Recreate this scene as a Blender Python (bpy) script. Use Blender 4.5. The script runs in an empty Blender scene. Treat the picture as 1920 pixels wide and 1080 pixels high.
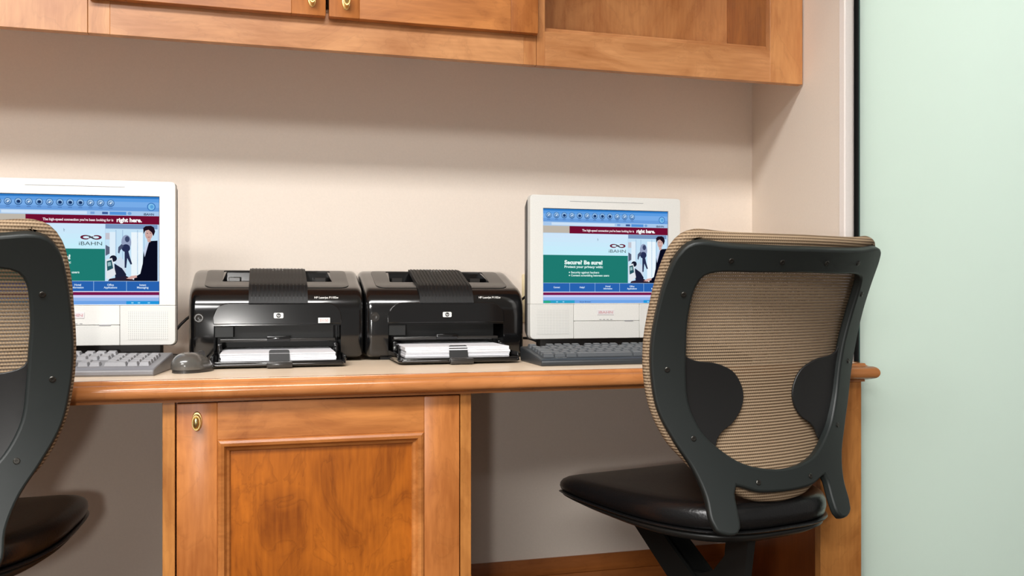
import bpy, bmesh, math, random
from mathutils import Vector, Matrix
random.seed(7)
PI = math.pi
sc = bpy.context.scene
C = sc.collection
rad = math.radians

# ---------------------------------------------------------------- camera
cam_d = bpy.data.cameras.new('camera')
cam = bpy.data.objects.new('camera', cam_d); C.objects.link(cam)
cam.location = (0, 0, .883)
cam.rotation_euler = (rad(90), 0, -rad(15.4896))
cam_d.sensor_width = 36; cam_d.lens = 36 * 1660 / 1920
cam_d.shift_y = 13 / 1920
cam_d.clip_start = .02
sc.camera = cam

# ---------------------------------------------------------------- light
w = bpy.data.worlds.new('world'); sc.world = w; w.use_nodes = True
w.node_tree.nodes['Background'].inputs[0].default_value = (1.0, .94, .87, 1)
w.node_tree.nodes['Background'].inputs[1].default_value = .25

def area(name, loc, rot, sx, sy, power, col=(1, .985, .965)):
    l = bpy.data.lights.new(name, 'AREA'); l.shape = 'RECTANGLE'
    l.size = sx; l.size_y = sy; l.energy = power; l.color = col
    o = bpy.data.objects.new(name, l); C.objects.link(o)
    o.location = loc; o.rotation_euler = rot
    return o
area('ceiling_light_near', (-.6, -.1, 2.56), (0, 0, 0), 2.2, .6, 112)
area('ceiling_light_far', (-1.1, -2.1, 2.56), (rad(8), rad(-8), 0), 2.4, 1.2, 205)
area('added_glass_backlight', (2.2, 2.9, 2.5), (rad(-35), 0, 0), 2.4, 1.0, 125, (1, .97, .97))  # unseen lamp added behind the glass to brighten it
fl = bpy.data.lights.new('camera_flash', 'AREA'); fl.shape = 'DISK'; fl.size = .07; fl.energy = 5.0; fl.color = (1, .97, .93)
fo = bpy.data.objects.new('camera_flash', fl); C.objects.link(fo)
fo.location = (-.15, -.02, .84); fo.rotation_euler = (rad(90), 0, -rad(15))

sc.view_settings.view_transform = 'Standard'
sc.view_settings.look = 'None'
sc.view_settings.gamma = 1
sc.view_settings.use_curve_mapping = False
sc.view_settings.exposure = 0

# ---------------------------------------------------------------- materials
def lin(r, g, b):
    f = lambda v: (v / 255 / 12.92) if v / 255 <= .04045 else ((v / 255 + .055) / 1.055) ** 2.4
    return (f(r), f(g), f(b), 1)

def new_mat(name):
    m = bpy.data.materials.new(name); m.use_nodes = True
    nt = m.node_tree
    return m, nt, nt.nodes['Principled BSDF']

def plain(name, col, rough=.5, metal=0, bump=0, bscale=400, spec=.5, coat=0, coat_rough=.1):
    m, nt, p = new_mat(name)
    p.inputs['Base Color'].default_value = col
    p.inputs['Roughness'].default_value = rough
    p.inputs['Metallic'].default_value = metal
    p.inputs['Specular IOR Level'].default_value = spec
    p.inputs['Coat Weight'].default_value = coat
    p.inputs['Coat Roughness'].default_value = coat_rough
    tc = nt.nodes.new('ShaderNodeTexCoord')
    n = nt.nodes.new('ShaderNodeTexNoise'); n.inputs['Scale'].default_value = bscale
    nt.links.new(tc.outputs['Object'], n.inputs['Vector'])
    # slight tone variation of the material itself
    mx = nt.nodes.new('ShaderNodeMix'); mx.data_type = 'RGBA'
    mx.inputs['A'].default_value = tuple(c * .93 for c in col[:3]) + (1,)
    mx.inputs['B'].default_value = tuple(min(1, c * 1.06) for c in col[:3]) + (1,)
    nt.links.new(n.outputs['Fac'], mx.inputs['Factor'])
    nt.links.new(mx.outputs['Result'], p.inputs['Base Color'])
    if bump:
        b = nt.nodes.new('ShaderNodeBump'); b.inputs['Strength'].default_value = bump; b.inputs['Distance'].default_value = .001
        nt.links.new(n.outputs['Fac'], b.inputs['Height']); nt.links.new(b.outputs['Normal'], p.inputs['Normal'])
    return m

def wood(name, dark, light, axis='z', rough=.32, figure=.5, fine=1.0, seed=0):
    m, nt, p = new_mat(name)
    N = nt.nodes.new; L = nt.links.new
    tc = N('ShaderNodeTexCoord'); mp = N('ShaderNodeMapping')
    g = {'x': (2.6, 26, 26), 'y': (26, 2.6, 26), 'z': (26, 26, 2.6)}[axis]
    mp.inputs['Scale'].default_value = g; mp.inputs['Location'].default_value = (seed * 3.1, seed * 1.7, seed * 2.3)
    L(tc.outputs['Object'], mp.inputs['Vector'])
    n1 = N('ShaderNodeTexNoise'); n1.inputs['Scale'].default_value = 6; n1.inputs['Detail'].default_value = 7; n1.inputs['Roughness'].default_value = .5
    L(mp.outputs[0], n1.inputs['Vector'])
    mp2 = N('ShaderNodeMapping'); g2 = {'x': (1.1, 2, 2), 'y': (2, 1.1, 2), 'z': (2, 2, 1.1)}[axis]
    mp2.inputs['Scale'].default_value = g2; mp2.inputs['Location'].default_value = (seed * 1.3, seed * .7, seed)
    L(tc.outputs['Object'], mp2.inputs['Vector'])
    n2 = N('ShaderNodeTexNoise'); n2.inputs['Scale'].default_value = 5.5; n2.inputs['Detail'].default_value = 5; n2.inputs['Distortion'].default_value = .9
    L(mp2.outputs[0], n2.inputs['Vector'])
    # contour-like figure lines
    ml = N('ShaderNodeMath'); ml.operation = 'MULTIPLY'; ml.inputs[1].default_value = 7
    L(n2.outputs['Fac'], ml.inputs[0])
    fr = N('ShaderNodeMath'); fr.operation = 'FRACT'; L(ml.outputs[0], fr.inputs[0])
    rp = N('ShaderNodeValToRGB'); rp.color_ramp.elements[0].position = 0; rp.color_ramp.elements[0].color = (.35, .28, .22, 1)
    rp.color_ramp.elements[1].position = .22; rp.color_ramp.elements[1].color = (1, 1, 1, 1)
    L(fr.outputs[0], rp.inputs[0])
    a = N('ShaderNodeMath'); a.operation = 'MULTIPLY_ADD'; a.inputs[1].default_value = .75 * fine; a.inputs[2].default_value = -.37 * fine
    L(n1.outputs['Fac'], a.inputs[0])
    b = N('ShaderNodeMath'); b.operation = 'MULTIPLY_ADD'; b.inputs[1].default_value = 1.9; b.inputs[2].default_value = -.42
    L(n2.outputs['Fac'], b.inputs[0])
    c = N('ShaderNodeMath'); c.operation = 'ADD'; c.use_clamp = True; L(a.outputs[0], c.inputs[0]); L(b.outputs[0], c.inputs[1])
    mx = N('ShaderNodeMix'); mx.data_type = 'RGBA'; mx.inputs['A'].default_value = dark; mx.inputs['B'].default_value = light
    L(c.outputs[0], mx.inputs['Factor'])
    mm = N('ShaderNodeMix'); mm.data_type = 'RGBA'; mm.blend_type = 'MULTIPLY'; mm.inputs['Factor'].default_value = figure * .28
    L(mx.outputs['Result'], mm.inputs['A']); L(rp.outputs[0], mm.inputs['B'])
    L(mm.outputs['Result'], p.inputs['Base Color'])
    p.inputs['Roughness'].default_value = rough
    p.inputs['Specular IOR Level'].default_value = .45
    bp = N('ShaderNodeBump'); bp.inputs['Strength'].default_value = .08; bp.inputs['Distance'].default_value = .001
    L(n1.outputs['Fac'], bp.inputs['Height']); L(bp.outputs['Normal'], p.inputs['Normal'])
    return m

D1, L1 = lin(148, 88, 38), lin(204, 138, 72)
W_V = wood('maple_vertical_grain', D1, L1, 'z', seed=1)
W_H = wood('maple_horizontal_grain', D1, L1, 'x', seed=2)
W_UH = wood('maple_rail_strongly_lit', lin(164, 104, 58), lin(212, 152, 100), 'x', seed=3)  # same maple, strong light on the wall cabinets put into the colour
W_UV = wood('maple_stile_strongly_lit', lin(164, 100, 54), lin(210, 150, 94), 'z', seed=4)  # lit copy of the maple: paleness of the upper stiles is painted light
W_DV = wood('maple_door_stile', lin(148, 82, 34), lin(202, 128, 66), 'z', seed=5)
W_DH = wood('maple_door_rail', lin(148, 84, 36), lin(204, 132, 70), 'x', seed=6)
W_PANEL = wood('maple_figured_panel', lin(118, 56, 8), lin(190, 106, 28), 'z', figure=1.0, seed=8)
W_NOSE = wood('maple_polished_nosing', lin(172, 106, 56), lin(202, 136, 84), 'x', rough=.18, seed=9)
W_BASE = wood('maple_baseboard', lin(140, 78, 30), lin(178, 106, 50), 'x', seed=10)
W_GABLE = wood('maple_gable_side', lin(140, 72, 26), lin(174, 98, 44), 'z', seed=11)
LAM = wood('pale_laminate_top', lin(236, 212, 184), lin(244, 224, 198), 'x', rough=.35, figure=.05, fine=.6, seed=12)

def wall_mat(name, col):
    m, nt, p = new_mat(name); N = nt.nodes.new; L = nt.links.new
    tc = N('ShaderNodeTexCoord')
    n = N('ShaderNodeTexNoise'); n.inputs['Scale'].default_value = 260; n.inputs['Detail'].default_value = 4
    n2 = N('ShaderNodeTexNoise'); n2.inputs['Scale'].default_value = 3
    L(tc.outputs['Object'], n.inputs['Vector']); L(tc.outputs['Object'], n2.inputs['Vector'])
    mx = N('ShaderNodeMix'); mx.data_type = 'RGBA'
    mx.inputs['A'].default_value = tuple(c * .95 for c in col[:3]) + (1,); mx.inputs['B'].default_value = tuple(c * 1.03 for c in col[:3]) + (1,)
    L(n.outputs['Fac'], mx.inputs['Factor'])
    L(mx.outputs['Result'], p.inputs['Base Color'])
    p.inputs['Roughness'].default_value = .75; p.inputs['Specular IOR Level'].default_value = .2
    b = N('ShaderNodeBump'); b.inputs['Strength'].default_value = .25; b.inputs['Distance'].default_value = .0006
    L(n.outputs['Fac'], b.inputs['Height']); L(b.outputs['Normal'], p.inputs['Normal'])
    return m
WALL = wall_mat('beige_vinyl_wallcovering', lin(240, 228, 215))
TRIMM = wall_mat('cream_painted_trim', lin(236, 228, 222))
CEIL = wall_mat('white_ceiling', lin(235, 232, 226))
CARPET = plain('brown_carpet', lin(74, 60, 50), .95, bump=.8, bscale=180)
BLACKGAP = plain('black_gasket', lin(18, 22, 22), .5)
BRASS = plain('polished_brass', lin(238, 216, 150), .28, metal=1, bscale=60)
IVORY = plain('ivory_plastic', lin(226, 208, 164), .45)
WHITEP = plain('white_plastic', lin(226, 226, 222), .38)
WHITEP2 = plain('white_plastic_lower', lin(218, 218, 214), .42)
DARKBODY = plain('dark_grey_plastic', lin(44, 42, 42), .45)
BLK = plain('black_gloss_plastic', lin(15, 15, 16), .16, coat=.6, coat_rough=.08, bscale=90)
BLK_COVER = plain('dark_grey_gloss_cover', lin(50, 48, 46), .22, bscale=90)
BLK_MATTE = plain('black_matte_plastic', lin(7, 7, 8), .55)
BLK_INNER = plain('black_inner_plastic', lin(20, 22, 22), .45)
PAPER = plain('white_paper', lin(240, 240, 244), .8, bscale=50)
LOGO_W = plain('white_print', lin(236, 236, 232), .5)
LOGO_D = plain('dark_print', lin(40, 40, 44), .5)
LOGO_R = plain('pink_sticker_print', lin(200, 120, 120), .6)
GREYMARK = plain('grey_print', lin(150, 150, 150), .5)
KB_DARK = plain('dark_keyboard_plastic', lin(50, 54, 58), .4)
KEY_DARK = plain('grey_key_plastic', lin(86, 90, 94), .35)
KB_GREY = plain('flash_lit_keyboard_plastic', lin(128, 128, 132), .4)  # flash sheen on the left keyboard mixed into its grey
KEY_GREY = plain('flash_lit_keys_and_grey_details', lin(150, 150, 154), .4)  # left keys: flash sheen in the colour; plain grey on monitor details
MOUSE = plain('grey_mouse_plastic', lin(86, 84, 80), .22, coat=.5)
MOUSE_D = plain('dark_mouse_plastic', lin(50, 48, 46), .3)
CABLE = plain('black_cable_rubber', lin(18, 17, 17), .5)
CHAIR_PL = plain('charcoal_chair_plastic', lin(29, 34, 33), .48, bump=.05, bscale=900)
CHAIR_W = plain('charcoal_wing_plastic', lin(27, 27, 27), .42, bump=.05, bscale=900)
LEATHER = plain('black_leather', lin(16, 16, 17), .28, bump=.35, bscale=240)
SHELL = plain('black_seat_shell', lin(30, 31, 30), .38)
MECH = plain('black_mechanism_metal', lin(14, 15, 13), .6)
SCREW = plain('dark_steel_screw', lin(70, 68, 64), .3, metal=.8)

def fabric(name, holes):
    m, nt, p = new_mat(name); N = nt.nodes.new; L = nt.links.new
    tc = N('ShaderNodeTexCoord'); sx = N('ShaderNodeSeparateXYZ'); L(tc.outputs['Object'], sx.inputs[0])
    def sn(src, freq, amp=1, ph=None):
        a = N('ShaderNodeMath'); a.operation = 'MULTIPLY'; a.inputs[1].default_value = freq; L(src, a.inputs[0])
        if ph is not None:
            b = N('ShaderNodeMath'); b.operation = 'ADD'; L(a.outputs[0], b.inputs[0]); L(ph, b.inputs[1]); a = b
        s = N('ShaderNodeMath'); s.operation = 'SINE'; L(a.outputs[0], s.inputs[0]); return s.outputs[0]
    row = sn(sx.outputs['Z'], 2 * PI / .0056)
    # every other row is shifted by half a stitch
    half = sn(sx.outputs['Z'], PI / .0056)
    hs = N('ShaderNodeMath'); hs.operation = 'GREATER_THAN'; hs.inputs[1].default_value = 0; L(half, hs.inputs[0])
    hm = N('ShaderNodeMath'); hm.operation = 'MULTIPLY'; hm.inputs[1].default_value = PI; L(hs.outputs[0], hm.inputs[0])
    sti = sn(sx.outputs['X'], 2 * PI / .0042, ph=hm.outputs[0])
    ad = N('ShaderNodeMath'); ad.operation = 'MULTIPLY_ADD'; ad.inputs[1].default_value = .32; L(sti, ad.inputs[0]); L(row, ad.inputs[2])
    rm = N('ShaderNodeMapRange'); rm.inputs['From Min'].default_value = -1.2; rm.inputs['From Max'].default_value = 1.1
    L(ad.outputs[0], rm.inputs['Value'])
    mx = N('ShaderNodeMix'); mx.data_type = 'RGBA'; mx.inputs['A'].default_value = lin(92, 74, 56); mx.inputs['B'].default_value = lin(176, 152, 124)
    L(rm.outputs[0], mx.inputs['Factor']); L(mx.outputs['Result'], p.inputs['Base Color'])
    p.inputs['Roughness'].default_value = .85; p.inputs['Specular IOR Level'].default_value = .2
    b = N('ShaderNodeBump'); b.inputs['Strength'].default_value = .7; b.inputs['Distance'].default_value = .0012
    L(rm.outputs[0], b.inputs['Height']); L(b.outputs['Normal'], p.inputs['Normal'])
    if holes:
        tr = N('ShaderNodeBsdfTransparent'); ms = N('ShaderNodeMixShader')
        r2 = N('ShaderNodeMapRange'); r2.inputs['From Min'].default_value = .05; r2.inputs['From Max'].default_value = .5
        r2.inputs['To Min'].default_value = .42; r2.inputs['To Max'].default_value = 0
        L(rm.outputs[0], r2.inputs['Value']); L(r2.outputs[0], ms.inputs[0])
        out = nt.nodes['Material Output']
        L(p.outputs[0], ms.inputs[1]); L(tr.outputs[0], ms.inputs[2]); L(ms.outputs[0], out.inputs['Surface'])
    return m
MESHF = fabric('tan_woven_mesh', True)
RIMF = fabric('tan_woven_edge', False)

def glass_mat():
    m, nt, p = new_mat('frosted_green_glass'); N = nt.nodes.new; L = nt.links.new
    p.inputs['Base Color'].default_value = lin(222, 238, 228); p.inputs['Roughness'].default_value = .22
    p.inputs['Specular IOR Level'].default_value = .5
    t = N('ShaderNodeBsdfTranslucent'); t.inputs[0].default_value = lin(236, 245, 240)
    ms = N('ShaderNodeMixShader'); ms.inputs[0].default_value = .55
    L(p.outputs[0], ms.inputs[1]); L(t.outputs[0], ms.inputs[2]); L(ms.outputs[0], nt.nodes['Material Output'].inputs['Surface'])
    return m
GLASS = glass_mat()
GLASS_EDGE = plain('dark_green_glass_edge', lin(84, 116, 110), .2)

def grille_mat():
    m, nt, p = new_mat('white_speaker_grille'); N = nt.nodes.new; L = nt.links.new
    tc = N('ShaderNodeTexCoord'); v = N('ShaderNodeTexVoronoi'); v.inputs['Scale'].default_value = 290; v.inputs['Randomness'].default_value = 0
    mp = N('ShaderNodeMapping'); mp.inputs['Scale'].default_value = (1, 0, 1)
    L(tc.outputs['Object'], mp.inputs[0]); L(mp.outputs[0], v.inputs['Vector'])
    r = N('ShaderNodeValToRGB'); r.color_ramp.elements[0].position = .22; r.color_ramp.elements[0].color = lin(178, 178, 176)
    r.color_ramp.elements[1].position = .34; r.color_ramp.elements[1].color = lin(224, 224, 220)
    L(v.outputs['Distance'], r.inputs[0]); L(r.outputs[0], p.inputs['Base Color']); p.inputs['Roughness'].default_value = .45
    return m
GRILLE = grille_mat()

EM = {}
def emis(rgb):
    if rgb in EM: return EM[rgb]
    m = bpy.data.materials.new('lit_screen_%d_%d_%d' % rgb); m.use_nodes = True
    nt = m.node_tree; nt.nodes.clear()
    e = nt.nodes.new('ShaderNodeEmission'); e.inputs[0].default_value = lin(*rgb); e.inputs[1].default_value = 1
    o = nt.nodes.new('ShaderNodeOutputMaterial'); nt.links.new(e.outputs[0], o.inputs[0])
    EM[rgb] = m
    return m

# ---------------------------------------------------------------- helpers
def obj(name, bm, m, parent=None, loc=None, smooth=30, kind=None):
    bmesh.ops.recalc_face_normals(bm, faces=bm.faces)
    me = bpy.data.meshes.new(name); bm.to_mesh(me); bm.free()
    ms = m if isinstance(m, (list, tuple)) else [m]
    for x in ms: me.materials.append(x)
    if smooth:
        for p in me.polygons: p.use_smooth = True
        me.set_sharp_from_angle(angle=rad(smooth))
    o = bpy.data.objects.new(name, me); C.objects.link(o)
    if parent: o.parent = parent
    if loc: o.location = loc
    if kind: o['kind'] = kind
    return o
def tag(o, label=None, cat=None, group=None):
    if label: o['label'] = label
    if cat: o['category'] = cat
    if group: o['group'] = group
    return o
def thing(name, label, cat, loc=(0, 0, 0), rotz=0, group=None):
    o = bpy.data.objects.new(name, None); o.empty_display_size = .05; C.objects.link(o)
    o.location = loc; o.rotation_euler = (0, 0, rotz)
    return tag(o, label, cat, group)
def B(): return bmesh.new()
def box(bm, x0, x1, y0, y1, z0, z1, bev=0, seg=2, mi=0):
    r = bmesh.ops.create_cube(bm, size=1)
    vs = r['verts']
    for v in vs:
        v.co = Vector(((x0 + x1) / 2 + v.co.x * (x1 - x0), (y0 + y1) / 2 + v.co.y * (y1 - y0), (z0 + z1) / 2 + v.co.z * (z1 - z0)))
    fs = list({f for v in vs for f in v.link_faces})
    for f in fs: f.material_index = mi
    if bev:
        es = list({e for v in vs for e in v.link_edges})
        r = bmesh.ops.bevel(bm, geom=es, offset=bev, segments=seg, affect='EDGES', profile=.5)
        for f in r['faces']: f.material_index = mi
    return bm
def bx(*a, **k): return box(B(), *a, **k)
def prism(bm, pts, f0, f1, bev=0):
    """pts 2-D; f0/f1 map a 2-D point to the two end faces"""
    a = [bm.verts.new(f0(p)) for p in pts]; b = [bm.verts.new(f1(p)) for p in pts]
    n = len(pts); fs = [bm.faces.new(a), bm.faces.new(b[::-1])]
    for i in range(n): fs.append(bm.faces.new((a[i], b[i], b[(i + 1) % n], a[(i + 1) % n])))
    return bm
def lathe(bm, prof, n=24, M=None):
    rings = []
    for r, z in prof:
        if r < 1e-6: rings.append([bm.verts.new((0, 0, z))])
        else: rings.append([bm.verts.new((r * math.cos(2 * PI * i / n), r * math.sin(2 * PI * i / n), z)) for i in range(n)])
    for a, b in zip(rings, rings[1:]):
        for i in range(n):
            j = (i + 1) % n
            if len(a) == 1 and len(b) == 1: continue
            if len(a) == 1: bm.faces.new((a[0], b[i], b[j]))
            elif len(b) == 1: bm.faces.new((a[i], a[j], b[0]))
            else: bm.faces.new((a[i], a[j], b[j], b[i]))
    for R in (rings[0], rings[-1]):
        if len(R) > 1: bm.faces.new(R)
    if M is not None:
        vs = [v for R in rings for v in R]
        bmesh.ops.transform(bm, matrix=M, verts=vs)
    return bm
def catmull(pts, closed=False, step=.006):
    P = [Vector(p) for p in pts]; n = len(P); out = []
    for i in range(n if closed else n - 1):
        if closed: p0, p1, p2, p3 = P[i - 1], P[i], P[(i + 1) % n], P[(i + 2) % n]
        else: p0, p1, p2, p3 = P[max(i - 1, 0)], P[i], P[i + 1], P[min(i + 2, n - 1)]
        k = max(1, int((p2 - p1).length / step))
        # centripetal tangents keep unevenly spaced outlines from overshooting
        d0 = max((p1 - p0).length, 1e-6) ** .5; d1 = max((p2 - p1).length, 1e-6) ** .5; d2 = max((p3 - p2).length, 1e-6) ** .5
        m1 = (p2 - p1) if p0 == p1 else ((p1 - p0) / d0 - (p2 - p0) / (d0 + d1) + (p2 - p1) / d1) * d1
        m2 = (p2 - p1) if p3 == p2 else ((p2 - p1) / d1 - (p3 - p1) / (d1 + d2) + (p3 - p2) / d2) * d1
        for j in range(k):
            t = j / k
            out.append((2*t**3 - 3*t**2 + 1) * p1 + (t**3 - 2*t**2 + t) * m1 + (-2*t**3 + 3*t**2) * p2 + (t**3 - t**2) * m2)
    if not closed: out.append(P[-1])
    return out
def tube(bm, pts, r, n=8):
    P = catmull(pts, step=.015); prev = None; up = Vector((0, 0, 1)); rings = []
    for i, p in enumerate(P):
        t = (P[min(i + 1, len(P) - 1)] - P[max(i - 1, 0)]).normalized()
        a = t.cross(up if abs(t.z) < .95 else Vector((1, 0, 0))).normalized(); b = t.cross(a)
        rings.append([bm.verts.new(p + r * (math.cos(2*PI*k/n) * a + math.sin(2*PI*k/n) * b)) for k in range(n)])
    for a, b in zip(rings, rings[1:]):
        for k in range(n): bm.faces.new((a[k], a[(k+1) % n], b[(k+1) % n], b[k]))
    bm.faces.new(rings[0]); bm.faces.new(rings[-1][::-1])
    return bm
def fill2d(loops, maxlen=.03):
    """fill between closed 2-D loops, with inner edges cut short so that the sheet can bend"""
    t = B(); 
    for lp in loops:
        vs = [t.verts.new((p[0], p[1], 0)) for p in lp]
        for i in range(len(vs)): t.edges.new((vs[i], vs[(i + 1) % len(vs)]))
    bmesh.ops.triangle_fill(t, use_beauty=True, use_dissolve=False, edges=t.edges[:], normal=(0, 0, 1))
    for _ in range(4):
        es = [e for e in t.edges if len(e.link_faces) == 2 and e.calc_length() > maxlen]
        if not es: break
        bmesh.ops.subdivide_edges(t, edges=es, cuts=1)
        bmesh.ops.triangulate(t, faces=[f for f in t.faces if len(f.verts) > 3])
        bmesh.ops.beautify_fill(t, faces=t.faces[:], edges=[e for e in t.edges if len(e.link_faces) == 2])
    t.verts.ensure_lookup_table(); t.verts.index_update()
    V = [(v.co.x, v.co.y) for v in t.verts]; Fc = [[v.index for v in f.verts] for f in t.faces]
    bd = [[v.index for v in e.verts] for e in t.edges if len(e.link_faces) == 1]
    t.free()
    return V, Fc, bd
def plate(bm, loops, f0, f1, maxlen=.03):
    V, Fc, bd = fill2d(loops, maxlen)
    a = [bm.verts.new(f0(*v)) for v in V]; b = [bm.verts.new(f1(*v)) for v in V]
    for f in Fc:
        bm.faces.new([a[i] for i in f]); bm.faces.new([b[i] for i in f][::-1])
    for i, j in bd: bm.faces.new((a[i], a[j], b[j], b[i]))
    return bm
def bevel_mod(o, wd, seg=3, ang=40):
    md = o.modifiers.new('bevel', 'BEVEL'); md.width = wd; md.segments = seg; md.limit_method = 'ANGLE'; md.angle_limit = rad(ang)
    md.harden_normals = False
    return o
def rrect(x0, x1, z0, z1, r, n=6, corners='abcd'):
    out = []
    for c, (cx, cz, a0) in zip('abcd', ((x1 - r, z1 - r, 0), (x0 + r, z1 - r, 90), (x0 + r, z0 + r, 180), (x1 - r, z0 + r, 270))):
        if c in corners:
            for i in range(n + 1):
                a = rad(a0 + 90 * i / n); out.append((cx + r * math.cos(a), cz + r * math.sin(a)))
        else: out.append((x1 if c in 'ad' else x0, z1 if c in 'ab' else z0))
    return out
FONT_CACHE = {}
def text_geo(s, bold=0.0):
    k = (s, bold)
    if k in FONT_CACHE: return FONT_CACHE[k]
    cu = bpy.data.curves.new('t', 'FONT'); cu.body = s; cu.size = 1; cu.resolution_u = 3; cu.offset = bold
    o = bpy.data.objects.new('t', cu); C.objects.link(o)
    dg = bpy.context.evaluated_depsgraph_get(); me = o.evaluated_get(dg).to_mesh()
    V = [(v.co.x, v.co.y) for v in me.vertices]; Fc = [list(p.vertices) for p in me.polygons]
    o.evaluated_get(dg).to_mesh_clear(); bpy.data.objects.remove(o); bpy.data.curves.remove(cu)
    x0 = min(v[0] for v in V); x1 = max(v[0] for v in V); y0 = min(v[1] for v in V); y1 = max(v[1] for v in V)
    FONT_CACHE[k] = ([((v[0] - x0) / (x1 - x0), v[1]) for v in V], Fc, y0, y1)
    return FONT_CACHE[k]
def text_on(bm, s, f, x0, x1, z, h, mi=0, bold=0.0):
    """lettering between x0 and x1, baseline z, capital height h; f maps (x, z) to 3-D"""
    V, Fc, a, b = text_geo(s, bold)
    k = h / .7
    vs = [bm.verts.new(f(x0 + v[0] * (x1 - x0), z + v[1] * k)) for v in V]
    for p in Fc:
        try: bm.faces.new([vs[i] for i in p]).material_index = mi
        except ValueError: pass

# ---------------------------------------------------------------- the setting
DW = 2.14                                   # back wall
def sx(d): return 1.1738 + .18 * (d - 1.6138)   # right-hand side wall runs slightly off square
def struct(name, bm, m, **k):
    o = obj(name, bm, m, **k); o['kind'] = 'structure'; return o
struct('floor', bx(-2.6, 3.2, -3.6, 4.0, -.05, 0), CARPET)
struct('ceiling', bx(-2.6, 3.2, -3.6, 4.0, 2.6, 2.7), CEIL)
struct('wall_back', bx(-2.6, 1.302, DW, DW + .1, 0, 2.6), WALL)
wr = B()
prism(wr, [(sx(1.628), 1.628), (sx(DW), DW), (sx(DW) + .03, DW), (sx(1.628) + .03, 1.628)], lambda p: (p[0], p[1], 0), lambda p: (p[0], p[1], 2.6))
struct('wall_right', wr, WALL)
# bull-nosed casing that closes the end of the side wall
tr = B()
e0 = sx(1.612)
prof = [(e0, 1.628), (e0, 1.6125), (e0 + .002, 1.610), (e0 + .016, 1.610), (e0 + .022, 1.612), (e0 + .029, 1.619), (e0 + .031, 1.628)]
prism(tr, prof, lambda p: (p[0], p[1], 0), lambda p: (p[0], p[1], 2.6))
struct('trim_1', tr, TRIMM)
struct('trim_2', bx(e0 + .0335, e0 + .0365, 1.612, 1.66, 0, 2.6), BLACKGAP)
gx0 = e0 + .0375
gp = struct('window_1', bx(gx0 + .0045, 3.2, 1.616, 1.628, 0, 2.6), GLASS)
ge = obj('glass_edge', bx(gx0, gx0 + .0045, 1.616, 1.628, 0, 2.6), GLASS_EDGE, gp); ge['label'] = 'dark green polished edge of the glass'
# baseboards: moulded cap over a flat board
def base_prof(x0, x1):
    bm = B()
    pf = [(0, 0), (-.016, 0), (-.016, .170), (-.0145, .173), (-.0145, .176), (-.018, .179), (-.018, .186), (-.012, .195), (-.0115, .199), (-.006, .207), (-.005, .2165), (0, .2165)]
    return prism(bm, pf, lambda p: (x0, DW + p[0], p[1]), lambda p: (x1, DW + p[0], p[1]))
struct('baseboard_back', base_prof(.353, 1.236), W_BASE)
struct('baseboard_left', base_prof(-2.6, -.165), W_BASE)

# ---------------------------------------------------------------- desk
DZ = .745
desk = thing('desk', 'long pale laminate desktop with rounded maple nosing along the wall', 'desk', (0, 0, 0))
XR = 1.160
tp = B(); prism(tp, [(-1.9, 1.545), (XR - .004, 1.545), (sx(1.63) - .003, 1.632), (sx(DW) - .003, DW - .002), (-1.9, DW - .002)], lambda p: (p[0], p[1], .708), lambda p: (p[0], p[1], DZ))
obj('worktop', tp, LAM, desk)
# bullnose swept along the front and returned round the right end
bp = [(.0, DZ), (.010, DZ), (.0115, DZ - .0035), (.015, DZ - .006)]
for i in range(9):
    a = rad(80 - 160 * i / 8); bp.append((.0195 + .0115 * math.cos(a) , DZ - .0185 + .0125 * math.sin(a)))
bp += [(.014, DZ - .0325), (.010, DZ - .0335), (.010, DZ - .037), (0, DZ - .037)]
ns = B()
path = [((-1.9, 1.545), (0, -1)), ((XR - .004, 1.545), (.7071 * 1.414, -1)), ((sx(1.60) - .004 + .0, 1.600), (1, 0))]
rings = [[ns.verts.new((c[0] + n[0] * o_, c[1] + n[1] * o_, z)) for o_, z in bp] for c, n in path]
for a, b in zip(rings, rings[1:]):
    for i in range(len(bp)):
        j = (i + 1) % len(bp); ns.faces.new((a[i], a[j], b[j], b[i]))
ns.faces.new(rings[0]); ns.faces.new(rings[-1][::-1])
nose = obj('edge_nosing', ns, W_NOSE, desk, smooth=35); nose['label'] = 'rounded polished maple nosing'
# end gable with a facing stile
gb = B(); prism(gb, [(sx(1.56) - .022, 1.558), (sx(1.56) - .002, 1.558), (sx(DW) - .003, DW - .002), (sx(DW) - .022, DW - .002)], lambda p: (p[0], p[1], 0), lambda p: (p[0], p[1], .708))
obj('gable', gb, W_GABLE, desk)
obj('end_stile', bx(1.0656, 1.1605, 1.538, 1.558, 0, .708, .0012, 1), W_V, desk)

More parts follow.
